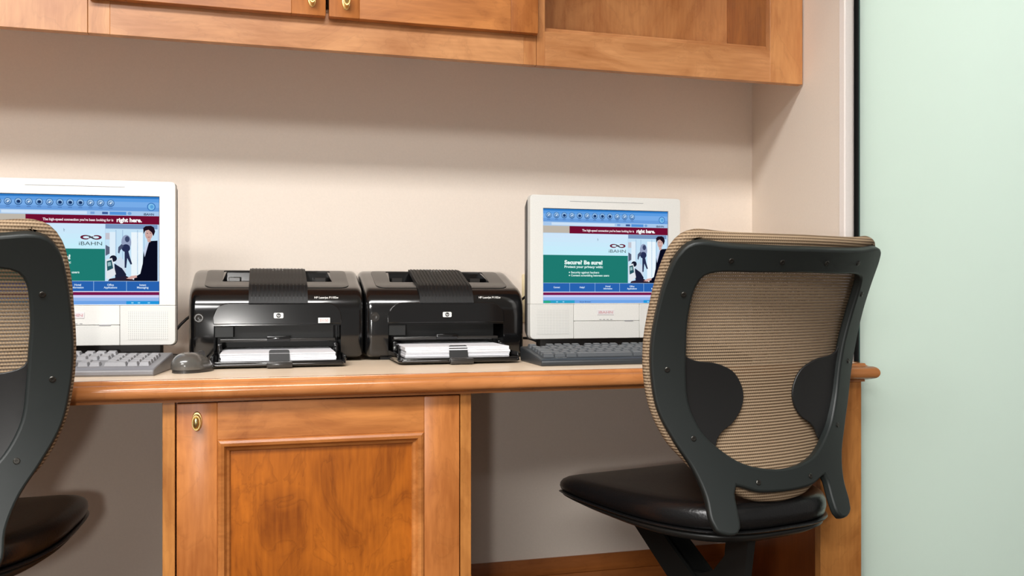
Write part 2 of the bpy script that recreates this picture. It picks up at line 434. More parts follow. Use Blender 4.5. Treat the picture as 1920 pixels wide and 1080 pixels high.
# ---------------------------------------------------------------- cabinet doors
def moulding(bm, x0, x1, z0, z1, y):
    """mitred picture-frame moulding; y is the face of the door frame"""
    pf = [(0, 0), (.002, -.0035), (.006, -.0055), (.011, -.004), (.013, -.001), (.015, .002), (.019, .004), (.021, .0075), (.021, .010), (0, .010)]
    cs = [(x0, z0, 1, 1), (x1, z0, -1, 1), (x1, z1, -1, -1), (x0, z1, 1, -1)]
    rg = [[bm.verts.new((cx + sx_ * a, y + b, cz + sz_ * a)) for a, b in pf] for cx, cz, sx_, sz_ in cs]
    for i in range(4):
        a, b = rg[i], rg[(i + 1) % 4]
        for k in range(len(pf)):
            l = (k + 1) % len(pf); bm.faces.new((a[k], a[l], b[l], b[k]))
    return bm
def knob_bm(big=1.0):
    # brass oval knob: axis -Y, height along Z
    bm = B(); M = Matrix.Rotation(rad(90), 4, 'X')
    S = Matrix.Diagonal((.0085 * big, 1, .0165 * big, 1))
    lathe(bm, [(0, 0), (.95, 0), (1, .0012), (.9, .0028), (.55, .003), (.5, .006), (.5, .012), (.62, .0135), (.8, .0145), (.83, .017), (.76, .0195), (.62, .0195), (.60, .0185), (.52, .0205), (.3, .0235), (0, .0245)], 28, S @ M)
    return bm
def door(parent, x0, x1, z0, z1, y, th, sw, rw, kx, kz, label=None, panel=W_PANEL, pull=True):
    """door with separate stiles, rails, moulding and recessed panel; front face at y"""
    d = obj('door', bx(x0 + sw - .004, x1 - sw + .004, y + .009, y + .014, z0 + rw - .004, z1 - rw + .004), panel, parent)
    if label: d['label'] = label
    obj('stile', bx(x0, x0 + sw, y, y + th, z0, z1, .0015, 2), W_DV, d); obj('stile', bx(x1 - sw, x1, y, y + th, z0, z1, .0015, 2), W_DV, d)
    obj('rail', bx(x0 + sw, x1 - sw, y, y + th, z1 - rw, z1, .0006, 1), W_DH, d); obj('rail', bx(x0 + sw, x1 - sw, y, y + th, z0, z0 + rw, .0006, 1), W_DH, d)
    obj('moulding', moulding(B(), x0 + sw, x1 - sw, z0 + rw, z1 - rw, y), W_DH, d, smooth=25)
    if pull:
        k = obj('knob', knob_bm(), BRASS, d, (kx, y, kz), smooth=40); k['label'] = 'oval polished brass knob'
    return d

# base cabinet below the printers
bc = thing('base_cabinet', 'maple base cabinet with one panelled door under the printers', 'cabinet')
for x0, x1 in ((-.1640, -.1448), (.3330, .3525)):
    obj('side_panel', bx(x0, x1, 1.545, DW - .02, 0, .7075, .0008, 1), W_V, bc)
obj('back_panel', bx(-.1445, .3327, DW - .035, DW - .023, .08, .7075), W_GABLE, bc)
obj('cabinet_floor', bx(-.1445, .3327, 1.58, DW - .036, .08, .098), W_GABLE, bc)
obj('top_rail', bx(-.1445, .3327, 1.566, 1.586, .66, .7075), W_GABLE, bc)
obj('toe_kick', bx(-.1445, .3327, 1.60, 1.612, 0, .0795), W_GABLE, bc)
door(bc, -.1425, .3312, .10, .7045, 1.546, .019, .0635, .0620, -.1108, .6745, 'door with figured maple panel')

# wall cabinets
CB = 1.3745; CT = 2.20; CF = 1.812
def wall_cab(name, label, x0, x1, stiles, doors, open_shelf=False, splay=False, panel_mat=W_UV):
    t = thing(name, label, 'cabinet')
    obj('bottom_rail', bx(stiles[0][1], stiles[-1][0], CF, CF + .019, CB, 1.4485, .0006, 1), W_UH, t)
    obj('top_rail', bx(stiles[0][1], stiles[-1][0], CF, CF + .019, CT - .05, CT), W_UH, t)
    for a, b in stiles:
        obj('face_stile', bx(a, b, CF, CF + .019, CB, CT, .0006, 1), W_UV, t)
    xr = sx(DW) - .003 if splay else x1
    def deck(n, z0, z1):
        bm = B(); pr = [(x0 + .001, CF + .0195), ((sx(CF + .02) - .003) if splay else x1 - .001, CF + .0195), (xr - .001, DW - .002), (x0 + .001, DW - .002)]
        prism(bm, pr, lambda p: (p[0], p[1], z0), lambda p: (p[0], p[1], z1)); obj(n, bm, W_UH, t)
    deck('bottom_deck', 1.4585, 1.4620)
    obj('deck_cleat', bx(x0 + .001, x1 - .004, CF + .0195, CF + .06, 1.4470, 1.4583), W_UH, t); deck('top_deck', CT - .02, CT)
    if open_shelf: deck('shelf', 1.80, 1.818)
    obj('side_panel', bx(x0 + .001, x0 + .018, CF + .0195, DW - .002, 1.4625, CT - .0205), W_V, t)
    bm = B()
    if splay: pr = [(1.172, CF + .0195), (sx(CF + .02) - .003, CF + .0195), (xr - .001, DW - .002), (1.186, DW - .002)]
    else: pr = [(x1 - .018, CF + .0195), (x1 - .001, CF + .0195), (x1 - .001, DW - .002), (x1 - .018, DW - .002)]
    prism(bm, pr, lambda p: (p[0], p[1], 1.4625), lambda p: (p[0], p[1], CT - .0205)); obj('side_panel', bm, W_V, t)
    obj('back_panel', bx(x0 + .019, (1.185 if splay else x1 - .019), DW - .014, DW - .003, 1.4625, CT - .0205), panel_mat, t)
    for d in doors: door(t, *d)
    return t
cy = CF - .0205
wall_cab('wall_cabinet', 'left wall cabinet with a broad plain maple stile at its right end', -1.21, -.3238,
         [(-1.21, -1.17), (-.50, -.3238)], [(-1.18, -.505, 1.4365, CT - .03, cy, .0195, .066, .066, -.53, 1.47)])
wall_cab('wall_cabinet', 'maple wall cabinet with a pair of panelled doors and brass knobs', -.3230, .5562,
         [(-.3230, -.285), (.528, .5562)],
         [(-.3200, .1130, 1.4365, CT - .03, cy, .0195, .066, .066, .0862, 1.468), (.1195, .5545, 1.4365, CT - .03, cy, .0195, .060, .066, .1528, 1.468)])
wall_cab('open_wall_cabinet', 'open maple shelf unit at right end of the wall cabinets', .5570, sx(CF) - .003,
         [(.5570, .5755), (1.1210, sx(CF) - .003)], [], open_shelf=True, splay=True)

# ---------------------------------------------------------------- printers
def evalmesh(o, bools):
    for c in bools:
        md = o.modifiers.new('cut', 'BOOLEAN'); md.operation = 'DIFFERENCE'; md.object = c; md.solver = 'EXACT'
    dg = bpy.context.evaluated_depsgraph_get()
    me = bpy.data.meshes.new_from_object(o.evaluated_get(dg)); o.modifiers.clear(); o.data = me
    for p in me.polygons: p.use_smooth = True
    me.set_sharp_from_angle(angle=rad(28))
    for c in bools: bpy.data.objects.remove(c)
TOPP = [(.0, .100), (.0015, .117), (.0065, .1305), (.015, .1415), (.027, .150), (.042, .156), (.070, .1640), (.105, .1755), (.135, .1850), (.155, .1905), (.172, .1925)]
def top_y(y):
    for (a, za), (b, zb) in zip(TOPP, TOPP[1:]):
        if a <= y <= b: return za + (zb - za) * (y - a) / (b - a)
    return TOPP[-1][1]
def make_printer(label, x, sticker):
    t = thing('laser_printer', label, 'printer', (x, 1.870, DZ))
    HW = .1735
    side = [(.018, .006), (.006, .010), (.001, .020)] + [(0, .06)] + TOPP + [(.195, .190), (.215, .180), (.230, .160), (.236, .13), (.236, .012), (.228, .006)]
    cy_, cz_ = .115, .095
    bm = B(); R = .014; rings = []
    for k in range(6):
        a = rad(90 * k / 5); xx = -HW + R * (1 - math.sin(a)); ins = R * (1 - math.cos(a)) * -1
        ins = R * (1 - math.sin(a) * 1.0) if False else R * (1 - math.sin(rad(90 * (k) / 5)))
        rings.append((-HW + R * (1 - math.cos(a)), ins))
    allr = rings + [(-x_, i_) for x_, i_ in rings[::-1]]
    vr = []
    for xx, ins in allr:
        vr.append([bm.verts.new((xx, cy_ + (y - cy_) * (1 - ins / .125), cz_ + (z - cz_) * (1 - ins / .10))) for y, z in side])
    n = len(side)
    for a, b in zip(vr, vr[1:]):
        for i in range(n): bm.faces.new((a[i], a[(i + 1) % n], b[(i + 1) % n], b[i]))
    bm.faces.new(vr[0]); bm.faces.new(vr[-1][::-1])
    body = obj('body', bm, BLK, t)
    c1 = obj('c', bx(-.1255, .1255, -.05, .11, .008, .0755), BLK_INNER)
    c2b = B()
    prism(c2b, [(-.113, .072), (.113, .072), (.106, .154), (-.106, .154)], lambda p: (p[0], p[1], .138 + (p[1] - .078) * .1), lambda p: (p[0], p[1], .25))
    c2 = obj('c', c2b, BLK_INNER)
    c3 = obj('c', bx(-.060, .060, -.02, .10, .142, .3), BLK_INNER) if False else None
    for c in (c1, c2): c.location = t.location
    body.parent = None; body.location = t.location
    bpy.context.view_layer.update()
    evalmesh(body, [c1, c2])
    body.parent = t; body.location = (0, 0, 0)
    bpy.context.view_layer.update()
    # grey top cover frame round the output opening, lying on the sloping top
    outer = rrect(-.146, .146, .034, .160, .018); inner = rrect(-.1125, .1125, .073, .152, .003, 2)
    cv = plate(B(), [outer, inner], lambda a, b: (a, b - .0008, top_y(b) + .0012), lambda a, b: (a, b + .0005, top_y(b) - .003), .02)
    cvo = obj('top_cover', cv, BLK_COVER, t); cvo['label'] = 'dark grey cover round the paper output slot'
    # inside the output well
    for s_ in (-1, 1): obj('output_guide', bx(s_ * .09 - .012, s_ * .09 + .012, .120, .150, .140, .176, .001, 1), BLK_COVER, t)
    # ribbed catch flap folded over the middle of the top
    fp = []; 
    for y in (.165, .155, .135, .105, .070, .042, .027, .015, .0065, .0015): fp.append((y, top_y(y)))
    out = [(y - (.006 if z < .155 else .003), z + (.0045 if y > .14 else .0075 if y > .02 else .003)) for y, z in fp] + [(-.0062, .1215), (-.003, .1185), (.002, .119)]
    inn = [(y + .001, z - .002) for y, z in fp[::-1]]
    fb = prism(B(), [(a, b) for a, b in out + inn], lambda p: (-.0585, p[0], p[1]), lambda p: (.0585, p[0], p[1]))
    flap = obj('paper_catch_flap', fb, BLK_MATTE, t); bevel_mod(flap, .002, 2, 50)
    rb = B()
    for k in range(15):
        xx = -.0525 + k * .0075
        for (y0, z0), (y1, z1) in zip(out[:9], out[1:10]):
            vs = [rb.verts.new((xx + s * .0011, y, z + h)) for s, y, z, h in ((-1, y0, z0, 0), (1, y0, z0, 0), (1, y1, z1, 0), (-1, y1, z1, 0))]
            vt = [rb.verts.new((v.co.x * 1.0, v.co.y - .0006, v.co.z + .0009)) for v in vs]
            rb.faces.new(vt); rb.faces.new((vs[0], vs[1], vt[1], vt[0])); rb.faces.new((vs[1], vs[2], vt[2], vt[1])); rb.faces.new((vs[3], vs[0], vt[0], vt[3]))
    obj('flap_ribs', rb, BLK_MATTE, t)
    mk = B()
    def fm(a, b): y = .128 + b * 1.0; return (a, y, top_y(y) + .0088)
    for s in (-1, 1):
        text_on(mk, '(' if s < 0 else ')', fm, s * .0095 - .0015, s * .0095 + .0015, -.0005, .010)
        text_on(mk, '=', fm, s * .0185 - .005, s * .0185 + .005, .010, .010, bold=.02)
    text_on(mk, '=', fm, -.005, .005, .0, .010, bold=.02)
    obj('flap_marks', mk, GREYMARK, t, smooth=0)
    # arched front door
    ar = [(-.1265, .0785)] + [(-.1265, .092)]
    for i in range(7):
        a = rad(180 - 90 * i / 6); ar.append((-.0965 + .030 * math.cos(a), .0920 + .030 * math.sin(a)))
    for i in range(7):
        a = rad(90 - 90 * i / 6); ar.append((.0965 + .030 * math.cos(a), .0920 + .030 * math.sin(a)))
    ar.append((.1265, .0785))
    fd = prism(B(), ar, lambda p: (p[0], -.0035 + max(0, p[1] - .112) * .18, p[1]), lambda p: (p[0], .002 + max(0, p[1] - .112) * .3, p[1]))
    fdo = bevel_mod(obj('front_door', fd, BLK, t), .0016, 2, 50)
    lg = B(); prism(lg, rrect(-.0095, .0095, .0905, .1015, .0022, 3), lambda p: (p[0], -.0042, p[1]), lambda p: (p[0], -.0032, p[1]))
    lo = obj('badge', lg, LOGO_W, fdo); lo['label'] = 'small white maker badge'
    lt = B(); f = lambda a, b: (a, -.0045, b)
    rg = [lt.verts.new(f(.0046 * math.cos(2*PI*i/20), .096 + .0046 * math.sin(2*PI*i/20))) for i in range(20)]; lt.faces.new(rg)
    for v in []: pass
    text_on(lt, 'hp', lambda a, b: (a + (b - .0945) * .35, -.0048, b), -.0034, .0030, .0945, .0036, mi=1, bold=.01)
    obj('badge_lettering', lt, [LOGO_D, LOGO_W], fdo, smooth=0)
    if sticker:
        st = B(); prism(st, rrect(.079, .103, .0800, .0910, .0006, 2), lambda p: (p[0], -.0040, p[1]), lambda p: (p[0], -.0032, p[1]))
        so = obj('sticker', st, LOGO_W, fdo); so['label'] = 'white and pink sticker'
        s2 = B(); text_on(s2, '01', lambda a, b: (a, -.0043, b), .0825, .0885, .0825, .0060); text_on(s2, '150', lambda a, b: (a, -.0043, b), .0905, .0995, .0825, .0060)
        obj('sticker_print', s2, LOGO_R, fdo, smooth=0)
    # model lettering on the rounded front edge
    ml = B()
    def fc(a, b):
        z = b; y = 0
        for (ya, za), (yb, zb) in zip(TOPP, TOPP[1:]):
            if za <= z <= zb: y = ya + (yb - ya) * (z - za) / (zb - za)
        return (a, y - .0012, z + .0006)
    text_on(ml, 'HP LaserJet P1102w', fc, .072, .121, .1300, .0042, bold=.015)
    obj('model_lettering', ml, LOGO_W, t, smooth=0)
    # round power button with a chrome-bright ring
    pb = B(); M = Matrix.Translation((-.154, 0, .0920)) @ Matrix.Rotation(rad(90), 4, 'X')
    lathe(pb, [(.0080, -.002), (.0098, -.002), (.0100, .0008), (.0092, .0014), (.0082, .0006), (.0080, -.002)][:5], 28, M)
    obj('button_ring', pb, BLK_COVER, t)
    pb = B(); lathe(pb, [(0, -.002), (.0062, -.002), (.0062, .0006), (.005, .0014), (.0035, .0010), (0, .0008)], 24, M); pbo = obj('power_button', pb, BLK_COVER, t)
    # input bay: back wall, roof lip, left block, side rails
    iv = B(); box(iv, -.125, .125, .098, .104, .009, .075)
    box(iv, -.1245, -.0880, .004, .030, .052, .0755, .001, 1); box(iv, -.108, .112, .036, .041, .046, .075)
    obj('input_bay', iv, BLK_INNER, t)
    gl = B()
    box(gl, -.114, .114, .002, .026, .0425, .0490, .0015, 2)
    ul = obj('upper_tray_lip', gl, BLK_COVER, t)
    g2 = bx(-.023, .023, -.004, .018, .0440, .0540, .0015, 2); obj('upper_clip', g2, BLK, t)
    # paper tray folded down, paper stack, guides and clip
    ty = B(); tl = [(-.118, -.145), (.118, -.145), (.124, -.135), (.1245, .09), (-.1245, .09), (-.124, -.135)]
    prism(ty, tl, lambda p: (p[0], p[1], .0040), lambda p: (p[0], p[1], .0095 + (p[1] + .145) * .02))
    tray = bevel_mod(obj('paper_tray', ty, BLK, t), .002, 2, 40)
    rl = B()
    for s in (-1, 1): box(rl, s * .1235 - .002, s * .1235 + .002, -.128, .05, .008, .022, .0015, 2)
    box(rl, -.117, .117, -.1445, -.138, .006, .0135, .002, 2)
    obj('tray_rim', rl, BLK, tray)
    for s in (-1, 1):
        gg = B()
        box(gg, s * .1125 - .0015, s * .1125 + .0015, -.060, .045, .009, .036, .001, 1)
        box(gg, s * .1135 - .0045, s * .1135 + .0045, -.020, .010, .009, .040, .002, 2)
        obj('width_guide', gg, BLK, tray)
    pp = B()
    nsheet = 6 if sticker else 9
    for k in range(nsheet):
        j = random.uniform(-.0014, .0014)
        box(pp, -.1070 + j, .1070 + j, -.118 + random.uniform(-.0015, .0015), .096, .0125 + k * .0024, .0125 + k * .0024 + .0021)
    pa = obj('paper_stack', pp, PAPER, tray, smooth=0)
    cb = B(); pr = rrect(-.019, .019, .010, .033 if sticker else .036, .004, 4, 'ab')
    prism(cb, pr, lambda p: (p[0], -.1265 + (p[1] - .01) * .45, p[1]), lambda p: (p[0], -.1235 + (p[1] - .01) * .45, p[1]))
    obj('paper_stop', cb, BLK_MATTE, tray)
    cf = B(); box(cf, -.0235, .0235, -.158, -.140, .0015, .0125, .002, 2); co = obj('stop_handle', cf, BLK_COVER, tray)
    for sx_ in (-1, 1):
        for yy in (.03, .21): obj('foot', bx(sx_ * .13 - .01, sx_ * .13 + .01, yy - .01, yy + .01, 0, .0075), BLK_MATTE, t)
    return t
make_printer('black laser printer beside the mouse, with a small white sticker', .0234, True)
make_printer('black laser printer with no sticker, nearer the right monitor', .3730, False)

# ---------------------------------------------------------------- monitors
SW, SH = .2925, .2045
def screen_mesh():
    bm = B(); mats = []; idx = {}
    lay = [0]
    def mi(c):
        if c not in idx: idx[c] = len(mats); mats.append(emis(c))
        return idx[c]
    def P(u, v): return (u * SW, -.00012 * lay[0], SH * (1 - v))
    def poly(c, pts, L=None):
        if L is not None: lay[0] = L
        f = bm.faces.new([bm.verts.new(P(*p)) for p in pts]); f.material_index = mi(c)
    def rect(c, u0, u1, v0, v1, L=None): poly(c, [(u0, v0), (u1, v0), (u1, v1), (u0, v1)], L)
    def ell(c, u, v, a, b, L=None, n=18, a0=0, a1=360):
        poly(c, [(u + a * math.cos(rad(a0 + (a1 - a0) * i / n)), v + b * math.sin(rad(a0 + (a1 - a0) * i / n))) for i in range(n)], L)
    def txt(c, s, u0, u1, v, h, L=6, bold=0.0):
        lay[0] = L; text_on(bm, s, lambda a, b: (a * SW, -.00012 * L, SH * (1 - v) + b), u0, u1, 0, h * SH, mi(c), bold)
    rect((190, 214, 240), 0, 1, 0, 1, 0)
    # browser bar: several tones like the photographed gradient
    for k, (c, v0, v1) in enumerate((((44, 120, 196), 0, .018), ((92, 156, 226), .018, .05), ((120, 172, 232), .05, .10), ((104, 156, 220), .10, .135), ((168, 200, 236), .135, .176))): rect(c, 0, 1, v0, v1, 1)
    for i in range(12):
        u = .043 + i * .0603
        ell((38, 88, 148), u, .066, .0225, .0330, 2); ell((150, 192, 232), u, .064, .0185, .0270, 3)
        ell((72, 118, 176), u, .069, .013, .019, 4); 
        if i in (2, 4, 6, 7, 8): ell((24, 48, 92), u + .002, .066, .010, .012, 5)
        else: poly((206, 226, 244), [(u - .009, .070), (u + .002, .054), (u + .010, .062), (u, .078)], 5)
        rect((70, 110, 170), u - .012, u + .012, .109, .114, 2)
    ell((60, 120, 190), .952, .092, .026, .038, 2); ell((128, 192, 236), .952, .092, .020, .030, 3); ell((90, 160, 220), .955, .092, .011, .017, 4)
    rect((206, 226, 246), .065, .565, .143, .170, 2); rect((120, 160, 214), .585, .61, .146, .168, 2)
    rect((84, 146, 216), .70, .80, .143, .172, 2); rect((60, 90, 150), .655, .69, .146, .168, 2); ell((110, 160, 214), .82, .157, .012, .014, 2)
    txt((24, 34, 70), 'iBAHN', .905, .968, .172, .020, 3, .02)
    rect((190, 182, 170), 0, .210, .178, .252, 2)
    rect((112, 14, 48), .205, 1, .178, .256, 3)
    txt((240, 226, 232), "The high-speed connection you've been looking for is", .305, .722, .232, .0225, 4, .03)
    txt((255, 255, 255), 'right here.', .742, .895, .236, .036, 4, .045)
    for k in range(5): rect((206 - 2 * k, 230 + 2 * k, 250 + (k > 1)), 0, .672, .258 + .0456 * k, .258 + .0456 * (k + 1), 2)
    poly((150, 170, 190), [(.425, .300), (.436, .318), (.430, .320), (.433, .330), (.428, .331)], 3)
    # infinity-like emblem
    ell((104, 30, 54), .556, .382, .031, .0210, 3); ell((104, 30, 54), .622, .382, .031, .0210, 3)
    ell((212, 238, 251), .560, .382, .019, .0105, 4); ell((212, 238, 251), .618, .382, .019, .0105, 4)
    poly((70, 70, 76), [(.563, .366), (.580, .366), (.618, .397), (.600, .398)], 5)
    poly((212, 238, 251), [(.577, .352), (.606, .352), (.606, .372), (.592, .374)], 5); poly((212, 238, 251), [(.574, .392), (.588, .391), (.603, .412), (.574, .412)], 5)
    txt((66, 84, 88), 'iBAHN', .517, .655, .455, .034, 3, .0)
    rect((30, 122, 112), 0, .672, .487, .782, 2)
    txt((226, 244, 240), 'Secure? Be sure!', .165, .467, .583, .040, 3, .05)
    txt((216, 238, 234), 'Protect your privacy with:', .165, .470, .622, .024, 3, .04)
    for v, s, u1 in ((.680, 'Security against hackers', .440), (.712, 'Content scrambling between users', .520)):
        ell((226, 244, 240), .204, v - .009, .005, .007, 3, 8); txt((216, 238, 234), s, .216, u1, v, .021, 3, .03)
    # photograph: man in a dark suit before a bright glass wall with blurred figures
    rect((196, 226, 246), .675, .990, .258, .782, 2)
    rect((120, 150, 190), .675, .990, .258, .300, 3); rect((236, 246, 252), .83, .90, .33, .78, 3); rect((222, 238, 250), .70, .735, .33, .62, 3)
    for u in (.735, .775, .865, .905): rect((170, 200, 226), u, u + .006, .31, .72, 3)
    ell((148, 160, 190), .800, .425, .030, .070, 4); ell((60, 70, 104), .806, .395, .014, .028, 5); ell((38, 46, 82), .798, .478, .026, .036, 5)
    poly((40, 48, 80), [(.790, .50), (.812, .50), (.822, .56), (.836, .625), (.826, .630), (.806, .57), (.800, .66), (.790, .66)], 5)
    poly((76, 84, 112), [(.752, .47), (.772, .44), (.786, .46), (.764, .50), (.758, .53), (.750, .52)], 5)
    ell((26, 28, 48), .722, .575, .022, .030, 5); poly((206, 220, 236), [(.735, .60), (.765, .555), (.790, .60), (.800, .70), (.76, .71)], 4)
    poly((30, 34, 58), [(.728, .62), (.775, .665), (.800, .72), (.795, .782), (.735, .782)], 5)
    rect((196, 196, 206), .675, .700, .34, .40, 3); poly((90, 96, 120), [(.676, .45), (.70, .47), (.70, .53), (.676, .55)], 4)
    poly((226, 230, 236), [(.678, .585), (.715, .570), (.738, .720), (.700, .762), (.680, .760)], 6); poly((40, 84, 96), [(.683, .600), (.712, .588), (.722, .665), (.686, .690)], 7)
    poly((150, 186, 190), [(.688, .612), (.706, .606), (.710, .640), (.690, .648)], 8)
    poly((46, 30, 44), [(.70, .762), (.80, .735), (.86, .782), (.69, .782)], 5)
    poly((10, 12, 30), [(.990, .405), (.990, .782), (.845, .782), (.850, .745), (.885, .715), (.900, .620), (.905, .500), (.925, .445), (.948, .410)], 6)
    poly((200, 212, 236), [(.905, .50), (.926, .425), (.938, .42), (.912, .56)], 7)
    ell((206, 168, 160), .937, .345, .023, .052, 7); poly((206, 168, 160), [(.925, .38), (.948, .38), (.950, .42), (.930, .42)], 6)
    poly((30, 16, 30), [(.905, .345), (.903, .290), (.918, .272), (.950, .268), (.968, .282), (.976, .320), (.966, .365), (.955, .330), (.935, .305), (.916, .315)], 8)
    rect((60, 30, 50), .925, .932, .335, .341, 8); rect((60, 30, 50), .944, .951, .333, .339, 8); rect((150, 70, 80), .930, .944, .372, .377, 8)
    poly((214, 170, 164), [(.800, .760), (.830, .735), (.862, .728), (.866, .748), (.830, .765)], 7)
    # navigation strip
    rect((40, 98, 176), 0, 1, .785, .876, 2)
    for u in (.205, .405, .603, .80): rect((150, 190, 230), u, u + .003, .785, .876, 3)
    for a, b, ls in ((.08, .13, ['Connect']), (.285, .325, ['Help?']), (.475, .545, ['Hotel', 'Information']), (.665, .745, ['Office', 'Applications']), (.865, .935, ['Instant', 'Messaging'])):
        if len(ls) == 1: txt((210, 228, 246), ls[0], a, b, .838, .018, 3, .03)
        else: txt((210, 228, 246), ls[0], (a + b) / 2 - .02, (a + b) / 2 + .02, .826, .017, 3, .03); txt((210, 228, 246), ls[1], a, b, .850, .017, 3, .03)
    rect((224, 226, 244), 0, 1, .876, .884, 2); rect((118, 20, 74), 0, 1, .884, .912, 2); rect((206, 208, 244), 0, 1, .912, .935, 2)
    rect((150, 184, 236), 0, 1, .935, .965, 2); rect((112, 164, 230), 0, 1, .965, 1, 2)
    rect((44, 160, 200), 0, .245, .968, 1, 3); ell((50, 170, 130), .03, .984, .03, .013, 4); rect((36, 150, 220), .80, 1, .968, 1, 3)
    for u in (.10, .15, .83, .87, .93): rect((140, 206, 240), u, u + .014, .978, .990, 5)
    txt((40, 60, 110), 'Secure Browser', .285, .375, .990, .013, 3, .01)
    return bm, mats
scr_bm, scr_mats = screen_mesh()
def make_monitor(label, loc, rz):
    t = thing('monitor', label, 'computer monitor', loc, rz)     # origin: left front bottom corner of the bezel, on the desk
    Wd, z0, z1 = .352, .043, .3535
    # bezel frame: ring with a rounded outline
    outer = rrect(0, Wd, z0 + .0755, z1, .007, 4, 'ab'); 
    hx0, hz0 = .0300, z0 + .0762
    inner = rrect(hx0 - .001, hx0 + SW + .001, hz0, hz0 + SH + .0015, .001, 1)
    inner = [(hx0 - .001, hz0 + .0008), (hx0 + SW + .001, hz0 + .0008), (hx0 + SW + .001, hz0 + SH + .0015), (hx0 - .001, hz0 + SH + .0015)]
    bz = plate(B(), [outer, inner], lambda a, b: (a, 0, b), lambda a, b: (a, .022, b), 9)
    bevel_mod(obj('bezel', bz, WHITEP, t), .0022, 3, 50)
    gv = obj('bezel_groove', bx(.09, .262, -.0004, .002, z1 - .0125, z1 - .0117), KEY_GREY, t)
    # lower fascia: two speakers and a middle door panel
    sw = .0985
    lf = B()
    pr = rrect(0, sw, z0, z0 + .075, .009, 4, 'c'); prism(lf, pr, lambda p: (p[0], 0, p[1]), lambda p: (p[0], .022, p[1]))
    bevel_mod(obj('speaker', lf, WHITEP2, t), .0010, 2, 50)
    lf = B(); pr = rrect(Wd - sw, Wd, z0, z0 + .075, .009, 4, 'd'); prism(lf, pr, lambda p: (p[0], 0, p[1]), lambda p: (p[0], .022, p[1]))
    bevel_mod(obj('speaker', lf, WHITEP2, t), .0010, 2, 50)
    for a in (.014, Wd - sw + .014):
        obj('speaker_grille', bx(a, a + sw - .026, -.0006, .001, z0 + .010, z0 + .064), GRILLE, t)
    md = bx(sw + .0006, Wd - sw - .0006, .0, .022, z0 + .0385, z0 + .075, .0008, 1); obj('middle_fascia', md, WHITEP, t)
    md = bx(sw + .0006, Wd - sw - .0006, .0, .022, z0, z0 + .0378, .0008, 1); obj('lower_flap', md, WHITEP2, t)
    obj('flap_catch', bx(Wd - sw - .036, Wd - sw - .016, -.0008, .004, z0 + .0368, z0 + .0392), KEY_GREY, t)
    bd = obj('badge', bx(.153, .192, -.0009, .001, z0 + .051, z0 + .063, .0005, 1), plain_badge, t); bd['label'] = 'small pale badge with red lettering'
    b2 = B(); text_on(b2, 'iBAHN', lambda a, b: (a, -.0012, b), .156, .189, z0 + .0545, .0052, 0, .02); obj('badge_lettering', b2, PINKP, bd, smooth=0)
    ic = B()
    for k in range(4): box(ic, .158 + k * .0085, .1625 + k * .0085, -.0005, .001, z0 + .0405, z0 + .0418)
    obj('indicator_marks', ic, KEY_GREY, t)
    s = screen_mesh_obj.copy(); s.parent = t; C.objects.link(s); s.location = (hx0, .0035, hz0 + .0005)
    s['label'] = 'lit screen showing a blue, white and green web page'
    obj('screen_surround', bx(hx0 - .0015, hx0 + SW + .0015, .0045, .012, hz0 - .0005, hz0 + SH + .002), BLACKGAP, t)
    hb = B(); pr = rrect(-.002, Wd + .001, z0 - .002, z1 - .004, .010, 4)
    prism(hb, pr, lambda p: (p[0], .0222, p[1]), lambda p: (.176 + (p[0] - .176) * .96, .060, .2 + (p[1] - .2) * .94)); obj('rear_housing', hb, DARKBODY, t)
    fb = B()
    prism(fb, rrect(.012, .345, .012, .19, .03, 6), lambda p: (p[0], p[1], 0), lambda p: (p[0], p[1], .012))
    obj('foot', fb, DARKBODY, t)
    nk = B(); box(nk, .03, .322, .026, .058, .0122, z0 + .02, .003, 2); obj('neck', nk, DARKBODY, t)
    return t
PINKP = plain('faint_red_print', lin(206, 160, 164), .5)
plain_badge = plain('pale_badge_plastic', lin(222, 218, 220), .4)
screen_mesh_obj = obj('screen', scr_bm, scr_mats, smooth=0)
C.objects.unlink(screen_mesh_obj)
make_monitor('white monitor right of the printers, behind the black keyboard', (.5445, 1.818, DZ), 0)
make_monitor('white monitor left of the printers, behind the flash-lightened keyboard', (-.5195, 1.818, DZ), -rad(3))

# ---------------------------------------------------------------- keyboards
KEYMESH = {}
def key_bm(wk, m, nm):
    k = (round(wk, 4), nm)
    if k in KEYMESH: return KEYMESH[k]
    bm = B(); h = .0075; d = .0178
    lo = [bm.verts.new((x * (wk / 2 - .0004), y * d / 2, 0)) for x, y in ((-1, -1), (1, -1), (1, 1), (-1, 1))]
    ix = wk / 2 - .0026
    up = [bm.verts.new((x * ix, y * (d / 2 - .0028) + .0008, h)) for x, y in ((-1, -1), (1, -1), (1, 1), (-1, 1))]
    bm.faces.new(up)
    for i in range(4): bm.faces.new((lo[i], lo[(i+1) % 4], up[(i+1) % 4], up[i]))
    bmesh.ops.bevel(bm, geom=[e for e in bm.edges if e.verts[0] in up or e.verts[1] in up], offset=.0007, segments=1, affect='EDGES')
    me = bpy.data.meshes.new('key'); bm.to_mesh(me); bm.free(); me.materials.append(m); KEYMESH[k] = me
    return me
